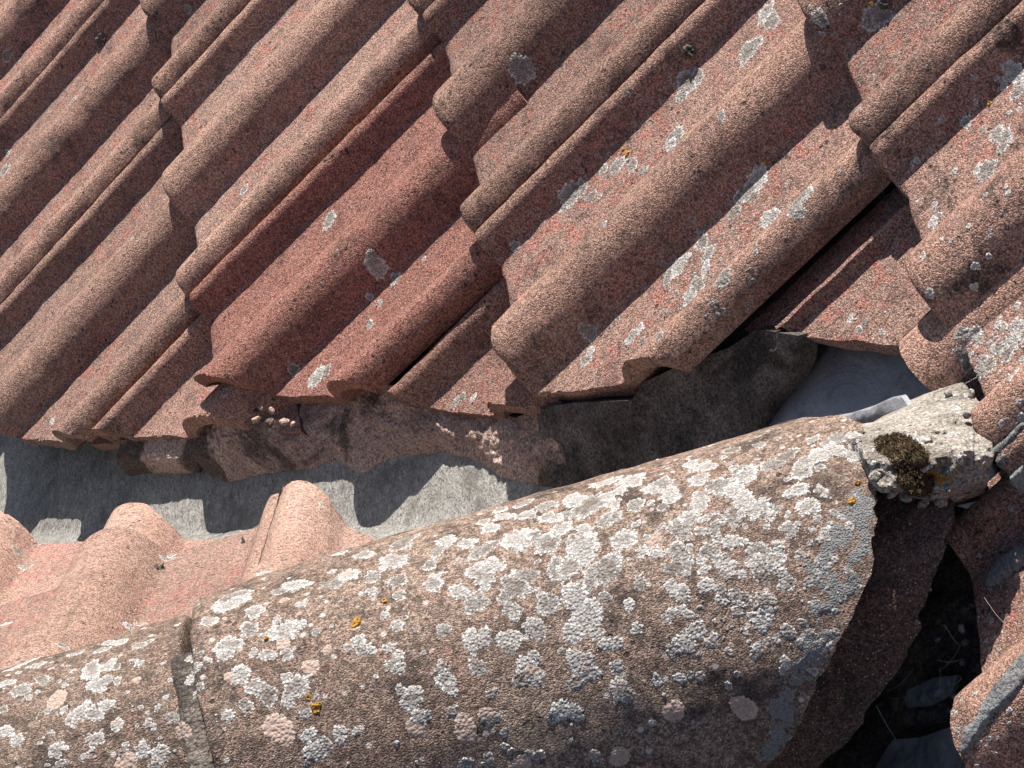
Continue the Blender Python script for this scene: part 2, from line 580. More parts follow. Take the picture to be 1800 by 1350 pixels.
def main_tile(k, ui, du=0.0, dv=0.0, dn=0.0, rot=0.0, cuts=(), col=(0.05, 0.3, 0.0, 1), rib=0.021, seed=None, chip=1.0, mat=None, tilt=0.0):
    """tile of course k whose big roll stands at ui tile widths; cuts are (photo point, photo point, photo point kept)"""
    U, V, Nn = B[:, 0], B[:, 1], B[:, 2]
    u0 = (ui - 0.5) * TW + du
    v0 = k * GAUGE + dv
    a = TILT + tilt
    T = Matrix.Translation(Vector((u0, v0, dn))) @ Matrix.Rotation(rot, 4, 'Z') @ Matrix.Rotation(-math.atan(a), 4, 'X')
    F = np_matrix([U, V, Nn], (0, 0, 0))
    W = F @ T
    Wi = T.inverted()
    cl = []
    for c in cuts:
        n = c[3] if len(c) > 3 else PAN
        pts = [Wi @ Vector(at(*q, n)) for q in c[:3]]
        a_, b_, kpt = [np.array(q[:2]) for q in pts]
        d = b_ - a_
        nn = np.array([-d[1], d[0]])
        if nn @ (kpt - a_) < 0: nn = -nn
        cl.append((a_, nn))
    sd = seed if seed is not None else (k * 17 + int(ui * 5) + 60)
    me = build_tile(sd, cuts=cl, rib=rib, chip=chip)
    o = link('roof_tile', me, mat or MAT_TILE, main_roof, W, col)
    TILES[(k, ui)] = o
    return o

# colour: (red, soot, bleach)
main_tile(-1, -2, col=(0.05, 0.45, 0, 1))
main_tile(0, -4, col=(0.05, 0.45, 0, 1))
main_tile(0, -3, col=(0.10, 0.55, 0, 1), du=0.004)
main_tile(0, -2, col=(0.04, 0.45, 0, 1))
main_tile(0, -1, col=(0.03, 0.18, 0.03, 1), cuts=[((0, 770), (195, 778), (150, 600))])
main_tile(0, 0, col=(0.12, 0.35, 0, 1), du=0.006, cuts=[((215, 760), (480, 738), (330, 640))])
main_tile(1, -4, col=(0.05, 0.4, 0, 1))
main_tile(1, -3, col=(0.05, 0.45, 0, 1))
main_tile(1, -2, col=(0.06, 0.4, 0, 1))
main_tile(1, -1, col=(0.02, 0.25, 0.02, 1), du=0.0)
main_tile(1, 0, col=(0.60, 0.25, 0, 1), du=0.002, dv=0.004, rot=-0.05, cuts=[((400, 690), (600, 690), (600, 450))])
main_tile(1, 1, col=(0.2, 0.4, 0, 1), du=0.022, dn=-0.012, cuts=[((690, 690), (960, 725), (800, 560)), ((985, 560), (955, 720), (800, 640))])
main_tile(2, -2, col=(0.05, 0.4, 0, 1))
main_tile(2, -1, col=(0.05, 0.4, 0, 1))
main_tile(2, 0, col=(0.03, 0.3, 0, 1))
main_tile(2, 1, col=(0.04, 0.4, 0, 1), cuts=[((900, 700), (1290, 640), (1100, 400))])
# this one is broken: the roll still reaches further down than the pan beside it
main_tile(2, 2, col=(0.05, 0.25, 0, 1), du=0.028, dn=-0.004, rib=0.009, seed=104, cuts=[((1566, 618), (1666, 512), (1700, 640)), ((1584, 606), (1650, 712), (1680, 600)), ((1600, 712), (1700, 690), (1680, 600))])
main_tile(2, 2, col=(0.05, 0.25, 0, 1), du=0.028, dn=-0.004, rib=0.009, seed=104, cuts=[((1566, 618), (1666, 512), (1500, 480)), ((1400, 574), (1640, 596), (1500, 480))])
main_tile(2, 3, col=(0.08, 0.35, 0.0, 1), cuts=[((1662, 900), (1712, 1350), (1790, 1100))])
main_tile(2, 4, col=(0.08, 0.35, 0.0, 1), cuts=[((1662, 900), (1712, 1350), (1790, 1100))])
main_tile(3, 0, col=(0.05, 0.4, 0, 1))
main_tile(3, 1, col=(0.05, 0.5, 0, 1))
main_tile(3, 2, col=(0.10, 1.0, 0, 1))
main_tile(3, 3, col=(0.05, 0.4, 0, 1))
main_tile(4, 1, col=(0.05, 0.4, 0, 1))
main_tile(4, 2, col=(0.05, 0.4, 0, 1))

# ---- ridge axis and wing plane
RB = 0.125
dxy = ray(1000, 850)[1:]; dxy = dxy / np.linalg.norm(dxy)
PERP = np.array([-dxy[1], dxy[0]])
S0 = B @ at(1560, 680, 0.0)
AX = S0[1:] - RB * PERP                                             # y, z of the ridge axis
def x_on_ridge(px, py):
    """x of the silhouette line under a photo point"""
    best = min(np.arange(-0.6, 1.4, 0.002), key=lambda x: abs(pxl([x, *(AX + RB * PERP)])[0] - px))
    return best

WP = rad(33.2)
cW, sW = math.cos(WP), math.sin(WP)
WU, WV, WN = np.array([-1.0, 0, 0]), np.array([0, -cW, sW]), np.array([0, sW, cW])
W0 = np.array([0.0, AX[0] + 0.100, AX[1] + 0.064])                  # a point of the wing's crest level near the ridge
WB = np.stack([WU, WV, WN], 1)
wing_roof = thing('wing_roof', 'smaller adjoining roof in front with sunlit pink tiles and a lichen covered rounded ridge', 'roof', (0.3, float(AX[0]), float(AX[1]) - 0.1))

def wing_tile(xr, k, col=(0.06, 0.1, 0.0, 1), cut=None, seed=0, near=False):
    """xr: world x of the big roll"""
    u0 = -(xr) - 0.15
    v0 = -0.46 - (k) * GAUGE
    T = Matrix.Translation(Vector((u0, v0, 0))) @ Matrix.Rotation(-math.atan(0.014 / GAUGE), 4, 'X')
    W = np_matrix([WU, WV, WN], W0) @ T
    if near:                                                       # the slope on the other side of the ridge
        flip = np.array([-1, -1, 1])
        W = np_matrix([WU * flip, WV * flip, WN * flip], np.array([W0[0], 2 * AX[0] - W0[1], W0[2]])) @ T
    Wi = W.inverted()
    cl = []
    for ct in (cut or ()):
        a_, b_, kp = [np.array((Wi @ Vector(q))[:2]) for q in ct]
        d = b_ - a_
        nn = np.array([-d[1], d[0]])
        if nn @ (kp - a_) < 0: nn = -nn
        cl.append((a_, nn))
    me = build_tile(seed, L=0.42 if k >= 0 else 0.10, cuts=cl)
    return link('roof_tile', me, MAT_WING, wing_roof, W, col)

# line where the two crest levels meet, and the valley line of the lead below
def meet(x, nm, nw):
    """y, z where main level n = nm crosses wing level n = nw at this x"""
    z = (nm + sP * x) / cP
    y = W0[1] + (nw - (z - W0[2]) * cW) / sW
    return np.array([x, y, z])

NL = -0.082
def on_wing(px, py, n=0.0):
    r = ray(px, py)
    return CW + r * ((WN @ (W0 - CW) + n) / (WN @ r))
pa, pb = on_wing(226, 872), on_wing(560, 838)
cutw = (pa, pb, np.array([0.2, AX[0], AX[1]]))
cutw_r = (on_wing(600, 850), on_wing(770, 905), np.array([0.2, AX[0], AX[1]]))
XR = float(pa[0])
for k in range(-1, 2):
    for i in range(-2, 2):
        xr = XR + i * TW
        wing_tile(xr, k, seed=200 + k * 9 + i, cut=[cutw, cutw_r] if i == 1 else [cutw], col=(0.05 + 0.04 * rng.random(), 0.05 + 0.08 * rng.random(), 0.0, 1))

mir = lambda p: np.array([p[0], 2 * AX[0] - p[1], p[2]])
near_cut = [(mir(meet(0.1, NL, -0.05)) - np.array([0.10, 0, 0]), mir(meet(0.5, NL, -0.05)) - np.array([0.10, 0, 0]), np.array([-0.4, AX[0] - 0.2, AX[1]]))]
for k in range(0, 2):
    for i in range(0, 4):
        wing_tile(0.45 - i * TW, k, seed=260 + k * 9 + i, cut=near_cut, near=True, col=(0.05, 0.1 + 0.1 * rng.random(), 0.0, 1))
for i in range(0, 4):
    wing_tile(0.45 - i * TW, -1, seed=290 + i, cut=near_cut, near=True)

# ---- ridge tiles
def ridge_tile(x0, x1, r0, r1, cut=None, seed=1, dz=0.0, th=0.017, a0=-12, a1=192, rough=1.0):
    nx_ = max(8, int((x1 - x0) / 0.004))
    A = np.radians(np.linspace(a0, a1, 130))
    X = np.concatenate([[x0, x0 + 0.001, x0 + 0.003], np.linspace(x0 + 0.007, x1 - 0.007, nx_), [x1 - 0.003, x1 - 0.001, x1]])
    ga, gx = np.meshgrid(A, X)
    t = (gx - x0) / (x1 - x0)
    Rr = r0 + (r1 - r0) * t
    base = np.stack([gx + seed, np.cos(ga) * 0.125, np.sin(ga) * 0.125], -1)
    Rr = Rr + 0.0018 * rough * fbm(base, 11, 3, seed) + 0.0013 * rough * fbm(base, 60, 4, seed + 4)
    edge = np.interp(X, [x0, x0 + 0.001, x0 + 0.003, x0 + 0.007, x1 - 0.007, x1 - 0.003, x1 - 0.001, x1], [0.004, 0.0016, 0.0005, 0, 0, 0.0005, 0.0016, 0.004])[:, None]
    Rt = Rr - edge
    jx = 0.002 * fbm(np.stack([gx * 0 + seed * 2, np.cos(ga), np.sin(ga)], -1), 6, 4, seed + 8)
    fall = np.clip(1 - (gx - x0) / 0.04, 0, 1) + np.clip(1 - (x1 - gx) / 0.04, 0, 1)
    gxx = gx + jx * fall
    Vt = np.stack([gxx, Rt * np.cos(ga), Rt * np.sin(ga) + dz], -1).reshape(-1, 3)
    Ri = (r0 + (r1 - r0) * t) - th
    Vb = np.stack([gxx, Ri * np.cos(ga), Ri * np.sin(ga) + dz], -1).reshape(-1, 3)
    ny, nx = gx.shape
    off = ny * nx
    F = grid_faces(ny, nx) + grid_faces(ny, nx, off, True)
    for i in range(nx - 1):
        F.append((i + 1, i, off + i, off + i + 1))
        a = (ny - 1) * nx + i; b = off + a
        F.append((a, a + 1, b + 1, b))
    for j in range(ny - 1):
        a = j * nx; b = (j + 1) * nx
        F.append((a, b, off + b, off + a))
        a += nx - 1; b += nx - 1
        F.append((b, a, off + a, off + b))
    me = bpy.data.meshes.new('ridge_tile')
    me.from_pydata(np.concatenate([Vt, Vb]).tolist(), [], F)
    bm = bmesh.new(); bm.from_mesh(me)
    bmesh.ops.recalc_face_normals(bm, faces=bm.faces[:])
    if cut is not None:
        co, no = cut
        r = bmesh.ops.bisect_plane(bm, geom=bm.verts[:] + bm.edges[:] + bm.faces[:], plane_co=co, plane_no=no, clear_outer=True, dist=1e-6)
        ed = [x for x in r['geom_cut'] if isinstance(x, bmesh.types.BMEdge)]
        vs = list({v for x in ed for v in x.verts})
        bmesh.ops.triangle_fill(bm, edges=ed, use_beauty=True)
        c3 = np.array([v.co[:] for v in vs])
        nz = fbm(c3, 22, 5, seed + 3, 0.65) * 0.013
        for v, k in zip(vs, nz): v.co.x += k
    bm.to_mesh(me); bm.free()
    me.shade_smooth(); me.set_sharp_from_angle(angle=rad(50))
    return me

XJ = x_on_ridge(345, 1056)
zc = AX[1] + RB
X_CREST = (cP * zc - 0.040) / sP
pc = PITCH + rad(3)
RID_M = Matrix.Translation(Vector((0, AX[0], AX[1])))
cut_co = (X_CREST, 0, RB)
cut_no = (math.sin(pc), 0, -math.cos(pc))
ridge_a = link('ridge_tile', ridge_tile(XJ, X_CREST + 0.12, 0.127, 0.121, (cut_co, cut_no), 3), MAT_RIDGE, wing_roof, RID_M, (0.0, 0.75, 0.0, 1))
ridge_b = link('ridge_tile', ridge_tile(XJ - 0.46, XJ - 0.009, 0.124, 0.1185, None, 5, dz=-0.003), MAT_RIDGE, wing_roof, RID_M, (0.0, 0.45, 0.0, 1))
# ---- mortar bed that shows past the broken end of the ridge
bed_me = ridge_tile(X_CREST - 0.2, X_CREST + 0.16, 0.102, 0.096, ((X_CREST + 0.036, 0, 0.10), (math.sin(PITCH + rad(6)), 0, -math.cos(PITCH + rad(6)))), 8, th=0.05, rough=3.2)
ridge_bed = link('mortar_bed', bed_me, MAT_BED_DARK, wing_roof, RID_M, (0.05, 0.8, 0.0, 1))
ridge_bed.data.materials.clear(); ridge_bed.data.materials.append(mat_tile('ridge_bedding', (0.16, 0.105, 0.085), (0.115, 0.075, 0.06), (0.15, 0.065, 0.05), pan=False, algae=0.8))

# ------------------------------------------------------------------ lead, felt, mortar under the tiles
def px_loft(name, rows, mat, parent, nu=140, nv=22, amp=0.003, sc=30, seed=0, bulge=0.0, thick=0.02):
    """rows: lists of (photo x, photo y, level n); a face lofted between the rows, with a closed back"""
    rr = []
    for r in rows:
        P = np.array([w_uvn(*at(a, b, n)) for a, b, n in r])
        d = np.concatenate([[0], np.cumsum(np.linalg.norm(np.diff(P, axis=0), axis=1))])
        t = np.linspace(0, d[-1], nu)
        rr.append(np.stack([np.interp(t, d, P[:, i]) for i in range(3)], 1))
    rr = np.array(rr)
    tv = np.linspace(0, len(rows) - 1, nv)
    G = np.stack([np.stack([np.interp(tv, range(len(rows)), rr[:, j, i]) for j in range(nu)], 1) for i in range(3)], -1)
    out = np.cross(G[-1, nu // 2] - G[0, nu // 2], G[0, -1] - G[0, 0])
    out /= np.linalg.norm(out)
    if out @ (CW - G[0, 0]) < 0: out = -out
    prof = np.sin(np.pi * np.linspace(0, 1, nv))[:, None]
    nz = amp * (fbm(G, sc, 4, seed, 0.6) + 0.45 * fbm(G, sc * 4.5, 3, seed + 40, 0.6)) * (0.4 + 0.6 * prof) + bulge * prof
    G2 = G + out * nz[..., None]
    Bk = G - out * thick
    V = np.concatenate([G2.reshape(-1, 3), Bk.reshape(-1, 3)])
    off = nv * nu
    F = grid_faces(nv, nu) + grid_faces(nv, nu, off, True)
    for i in range(nu - 1):
        F.append((i, off + i, off + i + 1, i + 1)); a = (nv - 1) * nu + i
        F.append((a + 1, off + a + 1, off + a, a))
    for j in range(nv - 1):
        a, b = j * nu, (j + 1) * nu
        F.append((b, off + b, off + a, a)); a += nu - 1; b += nu - 1
        F.append((a, off + a, off + b, b))
    c0 = V.mean(0)
    me = mesh_np(name, V - c0, F, True, 60)
    bm = bmesh.new(); bm.from_mesh(me); bmesh.ops.recalc_face_normals(bm, faces=bm.faces[:]); bm.to_mesh(me); bm.free()
    return link(name, me, mat, parent, Matrix.Translation(Vector(c0)))

T_, L_ = -0.041, NL
bed_small = px_loft('mortar_bed', [[(212, 775, -0.05), (240, 766, -0.052), (290, 774, -0.052), (352, 768, -0.052)],
                                   [(210, 800, -0.06), (280, 805, -0.06), (350, 800, -0.06)],
                                   [(222, 838, L_), (280, 834, L_), (352, 832, L_)]], MAT_BED, main_roof, 90, 36, 0.0055, 45, 2, 0.003)
bed_main = px_loft('mortar_bed', [[(358, 738, T_), (395, 728, T_), (440, 742, T_), (505, 735, -0.054), (520, 702, -0.060), (575, 690, -0.060), (625, 674, -0.052), (690, 678, -0.052), (735, 708, -0.06), (800, 716, -0.066), (850, 718, -0.066), (905, 734, -0.064), (955, 716, -0.055)],
                                  [(352, 790, -0.06), (450, 790, -0.06), (560, 765, -0.066), (650, 735, -0.062), (740, 760, -0.070), (850, 770, -0.072), (985, 785, -0.06)],
                                  [(362, 832, L_), (400, 848, L_), (500, 828, L_), (600, 818, L_), (640, 832, L_), (700, 804, L_), (775, 795, L_), (835, 808, L_), (880, 838, L_), (1010, 866, L_)]],
                   MAT_BED, main_roof, 260, 56, 0.0075, 34, 4, 0.003)
bed_dark = px_loft('mortar_bed', [[(945, 716, T_), (1010, 708, T_), (1110, 704, T_), (1130, 672, T_), (1200, 640, T_), (1280, 612, T_), (1330, 578, T_), (1402, 590, T_)],
                                  [(955, 790, -0.062), (1100, 770, -0.062), (1280, 690, -0.062), (1398, 640, -0.062)],
                                  [(975, 880, L_), (1150, 850, L_), (1290, 790, L_), (1335, 762, L_), (1365, 715, L_)]],
                   MAT_BED_DARK, main_roof, 220, 50, 0.0042, 26, 6, 0.001)
bed_dark['label'] = 'large flat sooty dark mortar face'

felt = px_loft('roof_felt', [[(-700, -900, -0.11), (2600, -900, -0.11)], [(-700, 2300, -0.11), (2600, 2300, -0.11)]], MAT_FELT, None, 8, 8, 0, 1, 0)
felt['kind'] = 'structure'
felt.name = 'roof_deck'

valley = thing('valley_flashing', 'dull grey sheet lead lining the valley gutter between the two tiled roofs', 'flashing', tuple(meet(0.35, NL, -0.1)))

def lead_sheet(name, x0, x1, wm, ww, n_main, n_wing, mat, seed=0, right=False):
    """a folded sheet: up the main slope by wm, up the wing by ww"""
    nxs, nys = 170, 70
    xs = np.linspace(x0, x1, nxs)
    V = []
    for s in np.linspace(-ww, wm, nys):
        for x in xs:
            p = meet(x, n_main, n_wing)
            if right: p = np.array([p[0], 2 * AX[0] - p[1], p[2]])
            if s >= 0:
                e = np.array([0, 1.0 if not right else -1.0, 0])
                q = p + e * s
                nn = B[:, 2]
            else:
                up = min(-s, abs(p[1] - AX[0]) / cW * 0.9 * (-s) / ww)
                q = p + (WV if not right else WV * np.array([1, -1, 1])) * up
                nn = WN if not right else WN * np.array([1, -1, 1])
            V.append(np.concatenate([q, nn]))
    V = np.array(V)
    P, Nn = V[:, :3], V[:, 3:]
    P = P + Nn * (0.003 * fbm(P, 14, 3, seed) + 0.0007 * fbm(P, 60, 3, seed + 2))[:, None]
    F = grid_faces(nys, nxs)
    c0 = P.mean(0)
    me = mesh_np(name, P - c0, F)
    o = link(name, me, mat, valley, Matrix.Translation(Vector(c0)))
    md = o.modifiers.new('thickness', 'SOLIDIFY'); md.thickness = 0.003; md.offset = -1
    return o

x_apex = min(np.arange(0, 1.5, 0.002), key=lambda x: abs(meet(x, NL, -0.08)[1] - AX[0]))
XO = float(w_uvn(*at(1120, 800, NL))[0])
lead_a = lead_sheet('lead_sheet', -0.5, XO, 0.42, 0.30, NL, -0.075, MAT_LEAD, 1)
lead_b = lead_sheet('lead_sheet', XO - 0.06, x_apex - 0.01, 0.36, 0.10, NL - 0.004, -0.079, MAT_LEAD2, 2)
lead_c = lead_sheet('lead_sheet', 0.1, x_apex - 0.01, 0.30, 0.015, NL - 0.006, -0.085, MAT_LEAD2, 3, right=True)


# ------------------------------------------------------------------ mortar, moss and litter round the end of the ridge
joint_me = ridge_tile(XJ - 0.015, XJ + 0.0005, 0.1205, 0.1230, None, 12, th=0.03, a0=84, a1=192, rough=1.8)
joint = link('joint_mortar', joint_me, MAT_JOINT, wing_roof, RID_M)

fillet = px_loft('mortar_fillet', [[(1470, 752, 0.022), (1560, 738, 0.012), (1640, 690, -0.018), (1692, 672, -0.03)],
                                   [(1498, 768, 0.045), (1590, 758, 0.028), (1680, 730, 0.0), (1736, 722, -0.014)],
                                   [(1524, 812, 0.054), (1610, 812, 0.034), (1690, 800, 0.012), (1746, 800, -0.006)],
                                   [(1546, 856, 0.050), (1610, 862, 0.028), (1664, 866, 0.012), (1736, 846, -0.010)],
                                   [(1580, 868, 0.020), (1620, 878, 0.010), (1656, 884, -0.004), (1728, 862, -0.024)],
                                   [(1600, 900, -0.03), (1630, 900, -0.035), (1656, 895, -0.04), (1722, 880, -0.045)]],
                  MAT_SAND, wing_roof, 100, 80, 0.010, 60, 14, 0.002, 0.05)
fillet['label'] = 'pale coarse sandy mortar lump at the end of the ridge'

flap = px_loft('lead_flap', [[(1438, 738, -0.02), (1490, 729, -0.02), (1530, 716, -0.018), (1560, 702, -0.014), (1584, 697, -0.012), (1604, 726, -0.012)],
                             [(1440, 752, -0.03), (1500, 756, -0.03), (1560, 752, -0.026), (1590, 746, -0.024), (1612, 738, -0.022)]],
               MAT_LEAD2, valley, 60, 12, 0.0016, 40, 3, 0.003, 0.004)
flap['label'] = 'pale curled lead edge'

MAT_SOIL = mat_mortar('litter_and_shade', (0.19, 0.15, 0.125), (0.11, 0.088, 0.072), (0.03, 0.025, 0.022), 0.7, 0.6)
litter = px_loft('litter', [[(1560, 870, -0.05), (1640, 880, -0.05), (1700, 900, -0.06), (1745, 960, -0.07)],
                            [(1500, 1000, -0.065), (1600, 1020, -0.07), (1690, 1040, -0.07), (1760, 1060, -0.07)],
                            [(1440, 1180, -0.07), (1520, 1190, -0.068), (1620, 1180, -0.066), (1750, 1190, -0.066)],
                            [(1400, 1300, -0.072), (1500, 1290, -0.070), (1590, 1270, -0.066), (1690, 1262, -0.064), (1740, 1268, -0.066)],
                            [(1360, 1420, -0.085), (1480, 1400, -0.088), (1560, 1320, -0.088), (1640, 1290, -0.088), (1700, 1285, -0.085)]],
                 MAT_SOIL, None, 80, 70, 0.010, 45, 22, 0.0, 0.02)  # debris, also a dark cover over the lead standing in for the hole's shade
tag(litter, 'litter of soil and grit at the ridge end, a dark cover standing in for shade', 'litter', 'stuff')

def rock(name, P, r, mat, seed, parent=None, flat=0.7):
    bm = bmesh.new()
    bmesh.ops.create_icosphere(bm, subdivisions=3, radius=1.0)
    co = np.array([v.co[:] for v in bm.verts])
    k = 1 + 0.45 * fbm(co + seed * 3.1, 1.1, 3, seed)
    st = np.array([1.0, 0.8, flat])
    for v, c, f in zip(bm.verts, co, k): v.co = Vector(c * f * st * r)
    me = bpy.data.meshes.new(name)
    bm.to_mesh(me); bm.free()
    me.shade_smooth(); me.set_sharp_from_angle(angle=rad(40))
    R3 = Matrix.Rotation(seed * 1.3, 4, 'Z') @ Matrix.Rotation(seed * 0.7, 4, 'X')
    return link(name, me, mat, parent, Matrix.Translation(Vector(P)) @ R3)

for i, (a, b, r, n) in enumerate([(1702, 852, 13, -0.012), (1682, 870, 12, -0.004), (1716, 822, 12, -0.006), (1652, 880, 13, 0.004), (1624, 884, 12, 0.008), (1592, 872, 13, 0.024), (1722, 768, 10, -0.006), (1708, 692, 10, -0.02),
                                (1556, 856, 14, 0.044), (1538, 836, 12, 0.050), (1526, 806, 12, 0.052), (1506, 778, 11, 0.046), (1486, 762, 8, 0.040), (1668, 690, 9, -0.016), (1640, 868, 10, 0.014), (1700, 730, 8, 0.0), (1570, 868, 10, 0.034)]):
    rock('mortar_lump', w_uvn(*at(a, b, n)), r * 1.9 / FPX, MAT_SAND, 81 + i, wing_roof, 0.65)
for i, (a, b, r) in enumerate([(449, 722, 7), (462, 714, 9), (478, 722, 8), (450, 738, 9), (474, 743, 11), (500, 741, 10), (515, 745, 7)]):
    rock('mortar_lump', w_uvn(*at(a, b, -0.036)), r * 2.5 / FPX, MAT_BED, 31 + i, main_roof, 0.6)
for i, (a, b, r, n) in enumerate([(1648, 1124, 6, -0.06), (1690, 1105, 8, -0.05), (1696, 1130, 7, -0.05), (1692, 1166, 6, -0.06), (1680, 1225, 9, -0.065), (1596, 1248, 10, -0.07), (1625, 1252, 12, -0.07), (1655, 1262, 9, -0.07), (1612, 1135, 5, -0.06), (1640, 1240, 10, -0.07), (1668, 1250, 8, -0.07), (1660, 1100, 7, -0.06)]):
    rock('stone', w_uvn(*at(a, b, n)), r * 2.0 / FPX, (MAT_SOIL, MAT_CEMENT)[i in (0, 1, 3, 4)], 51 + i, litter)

px_loft('lead_scrap', [[(1596, 1212, -0.050), (1640, 1192, -0.052), (1684, 1188, -0.052)], [(1592, 1232, -0.054), (1636, 1228, -0.056), (1680, 1210, -0.056)], [(1598, 1244, -0.058), (1640, 1240, -0.060), (1672, 1222, -0.058)]], MAT_LEAD_SHADE, valley, 40, 16, 0.005, 50, 5, 0.0, 0.003)
px_loft('lead_scrap', [[(1570, 1300, -0.055), (1620, 1296, -0.058), (1700, 1268, -0.055)], [(1548, 1330, -0.060), (1620, 1330, -0.062), (1696, 1310, -0.06)], [(1520, 1380, -0.065), (1600, 1385, -0.066), (1690, 1380, -0.066)]], MAT_LEAD_SHADE, valley, 40, 20, 0.005, 30, 6, 0.0, 0.003)

# broken tile corner at the left, lying over the lead
frag = px_loft('tile_fragment', [[(-40, 912, -0.04), (-4, 910, -0.04), (16, 924, -0.045), (34, 944, -0.06)],
                                 [(-40, 932, -0.04), (0, 934, -0.04), (16, 942, -0.045), (34, 950, -0.06)],
                                 [(-40, 960, -0.055), (0, 960, -0.055), (18, 956, -0.06), (34, 952, -0.062)]], MAT_BED, wing_roof, 50, 30, 0.008, 70, 9, 0.002, 0.012)


# ------------------------------------------------------------------ growth and patches on the tiles
def world_verts(o):
    m = np.array(parent_world(o))
    co = np.empty(len(o.data.vertices) * 3)
    o.data.vertices.foreach_get('co', co)
    co = co.reshape(-1, 3)
    return co @ m[:3, :3].T + m[:3, 3]

OWN, VV, FF, off_ = [], [], [], 0
TARGETS = [o for o in list(main_roof.children) + list(wing_roof.children)]
for o in TARGETS:
    w = world_verts(o)
    VV.append(w)
    for p in o.data.polygons:
        FF.append([off_ + i for i in p.vertices]); OWN.append(o)
    off_ += len(w)
BVH = BVHTree.FromPolygons([Vector(v) for v in np.concatenate(VV)], FF)

def look(px, py):
    """the surface seen at a photo point: (point, normal, owner, metres per photo pixel)"""
    d = Vector(ray(px, py))
    loc, nor, idx, dist = BVH.ray_cast(Vector(CW), d)
    if loc is None: return None
    if nor.dot(d) > 0: nor = -nor
    return loc, nor, OWN[idx], dist / FPX

def local_normal(p, n, r):
    """mean normal around a point, so that a patch follows the form and not a facet"""
    t = n.orthogonal().normalized(); b = n.cross(t)
    acc = n.copy()
    for k in range(8):
        a = k * math.pi / 4
        q = p + (t * math.cos(a) + b * math.sin(a)) * r * 0.7 + n * 0.02
        l, m, i, dd = BVH.ray_cast(q, -n, 0.05)
        if l is not None:
            if m.dot(n) < 0: m = -m
            acc += m
    return acc.normalized()

def patch_mesh(name, p, n, shape, t, rings, seed, edge=0.0004, profile='crust', gran=0.0004):
    """shape: function angle -> radius; a thin crust draped over whatever lies under it"""
    na = len(shape)
    tx = n.orthogonal().normalized(); ty = n.cross(tx)
    V, rho = [], []
    def drop(q):
        l, m, i, dd = BVH.ray_cast(q + n * 0.012, -n, 0.020)
        return (l if l is not None else None)
    c = drop(p) or p
    base_prev = c
    pts = [(p, 0.0)]
    for ri in range(1, rings + 1):
        f = ri / rings
        for k in range(na):
            a = 2 * math.pi * k / na
            pts.append((p + (tx * math.cos(a) + ty * math.sin(a)) * shape[k] * f, f))
    co = np.array([q[0][:] for q in pts])
    g = fbm(co, 420, 2, seed) * gran
    hits = []
    for (q, f), gg in zip(pts, g):
        l = drop(q)
        if l is None: l = Vector(c) - n * 0.003
        if profile == 'crust':
            h = t * (0.45 + 0.55 * f ** 2) * (1 - f ** 7) + gg * (1 - f ** 6) - edge * f ** 6
        elif profile == 'cushion':
            h = t * max(0.0, 1 - f * f) ** 0.6 + gg * 6 * (1 - f ** 3) - 0.0006 * f ** 4
        else:
            h = t * (1 - f ** 5) + gg * (1 - f ** 5) - edge * f ** 5
        V.append(l + n * h); rho.append(f)
    F = [(0, 1 + k, 1 + (k + 1) % na) for k in range(na)]
    for ri in range(rings - 1):
        a0 = 1 + ri * na
        for k in range(na):
            k2 = (k + 1) % na
            F.append((a0 + k, a0 + na + k, a0 + na + k2, a0 + k2))
    V = np.array([v[:] for v in V]); c0 = np.array(p[:])
    if name is None: return V, F, rho
    me = mesh_np(name, V - c0, F)
    at_ = me.attributes.new('rho', 'FLOAT', 'POINT')
    at_.data.foreach_set('value', np.array(rho, dtype=np.float32))
    return me

def blob_shape(r, seed, lobes=0.2, stretch=1.0, na=30):
    th = np.linspace(0, 2 * math.pi, na, endpoint=False)
    ring = np.stack([np.cos(th) * 1.4 + seed * 1.7, np.sin(th) * 1.4, th * 0], -1)
    f = 1 + lobes * fbm(ring, 1.0, 2, seed) + lobes * 0.7 * fbm(ring, 3.2, 2, seed + 3) + lobes * 0.55 * fbm(ring, 9.0, 2, seed + 6)
    rot = (seed * 0.77) % math.pi
    el = 1 / np.sqrt((np.cos(th - rot) / stretch) ** 2 + (np.sin(th - rot) * stretch) ** 2)
    return r * np.clip(f, 0.35, 1.8) * el

def lichen(px, py, rpx, kind='c', name='lichen'):
    hit = look(px, py)
    if hit is None: return
    p, n, owner, mpp = hit
    r = rpx * mpp * (1.32 if kind in 'cg' else 1.1)
    n = local_normal(p, n, r)
    sd = int(px * 3 + py * 7) % 9973
    rr = random.Random(sd)
    mat, t, prof, gran, lob = {'c': (MAT_CRUST, 0.0006, 'crust', 0.00030, 0.40), 'g': (MAT_GREYCRUST, 0.0005, 'crust', 0.00028, 0.40),
                               'p': (MAT_PINK, 0.0004, 'flat', 0.0002, 0.16), 'o': (MAT_ORANGE, 0.0020, 'crust', 0.0012, 0.55),
                               'm': (MAT_TUFT, 0.0, 'cushion', 0.0014, 0.25)}[kind]
    if kind == 'm': t = r * 0.5
    na = int(min(110, max(22, rpx * 3.6)))
    me = patch_mesh(name, p, n, blob_shape(r, sd, lob, 1 + 0.22 * rr.random(), na), t, int(min(9, max(4, rpx / 4))), sd, profile=prof, gran=gran)
    me.materials.append(mat)
    owner_level = owner
    o = link(name, me, None, owner_level, Matrix.Translation(p))
    return o

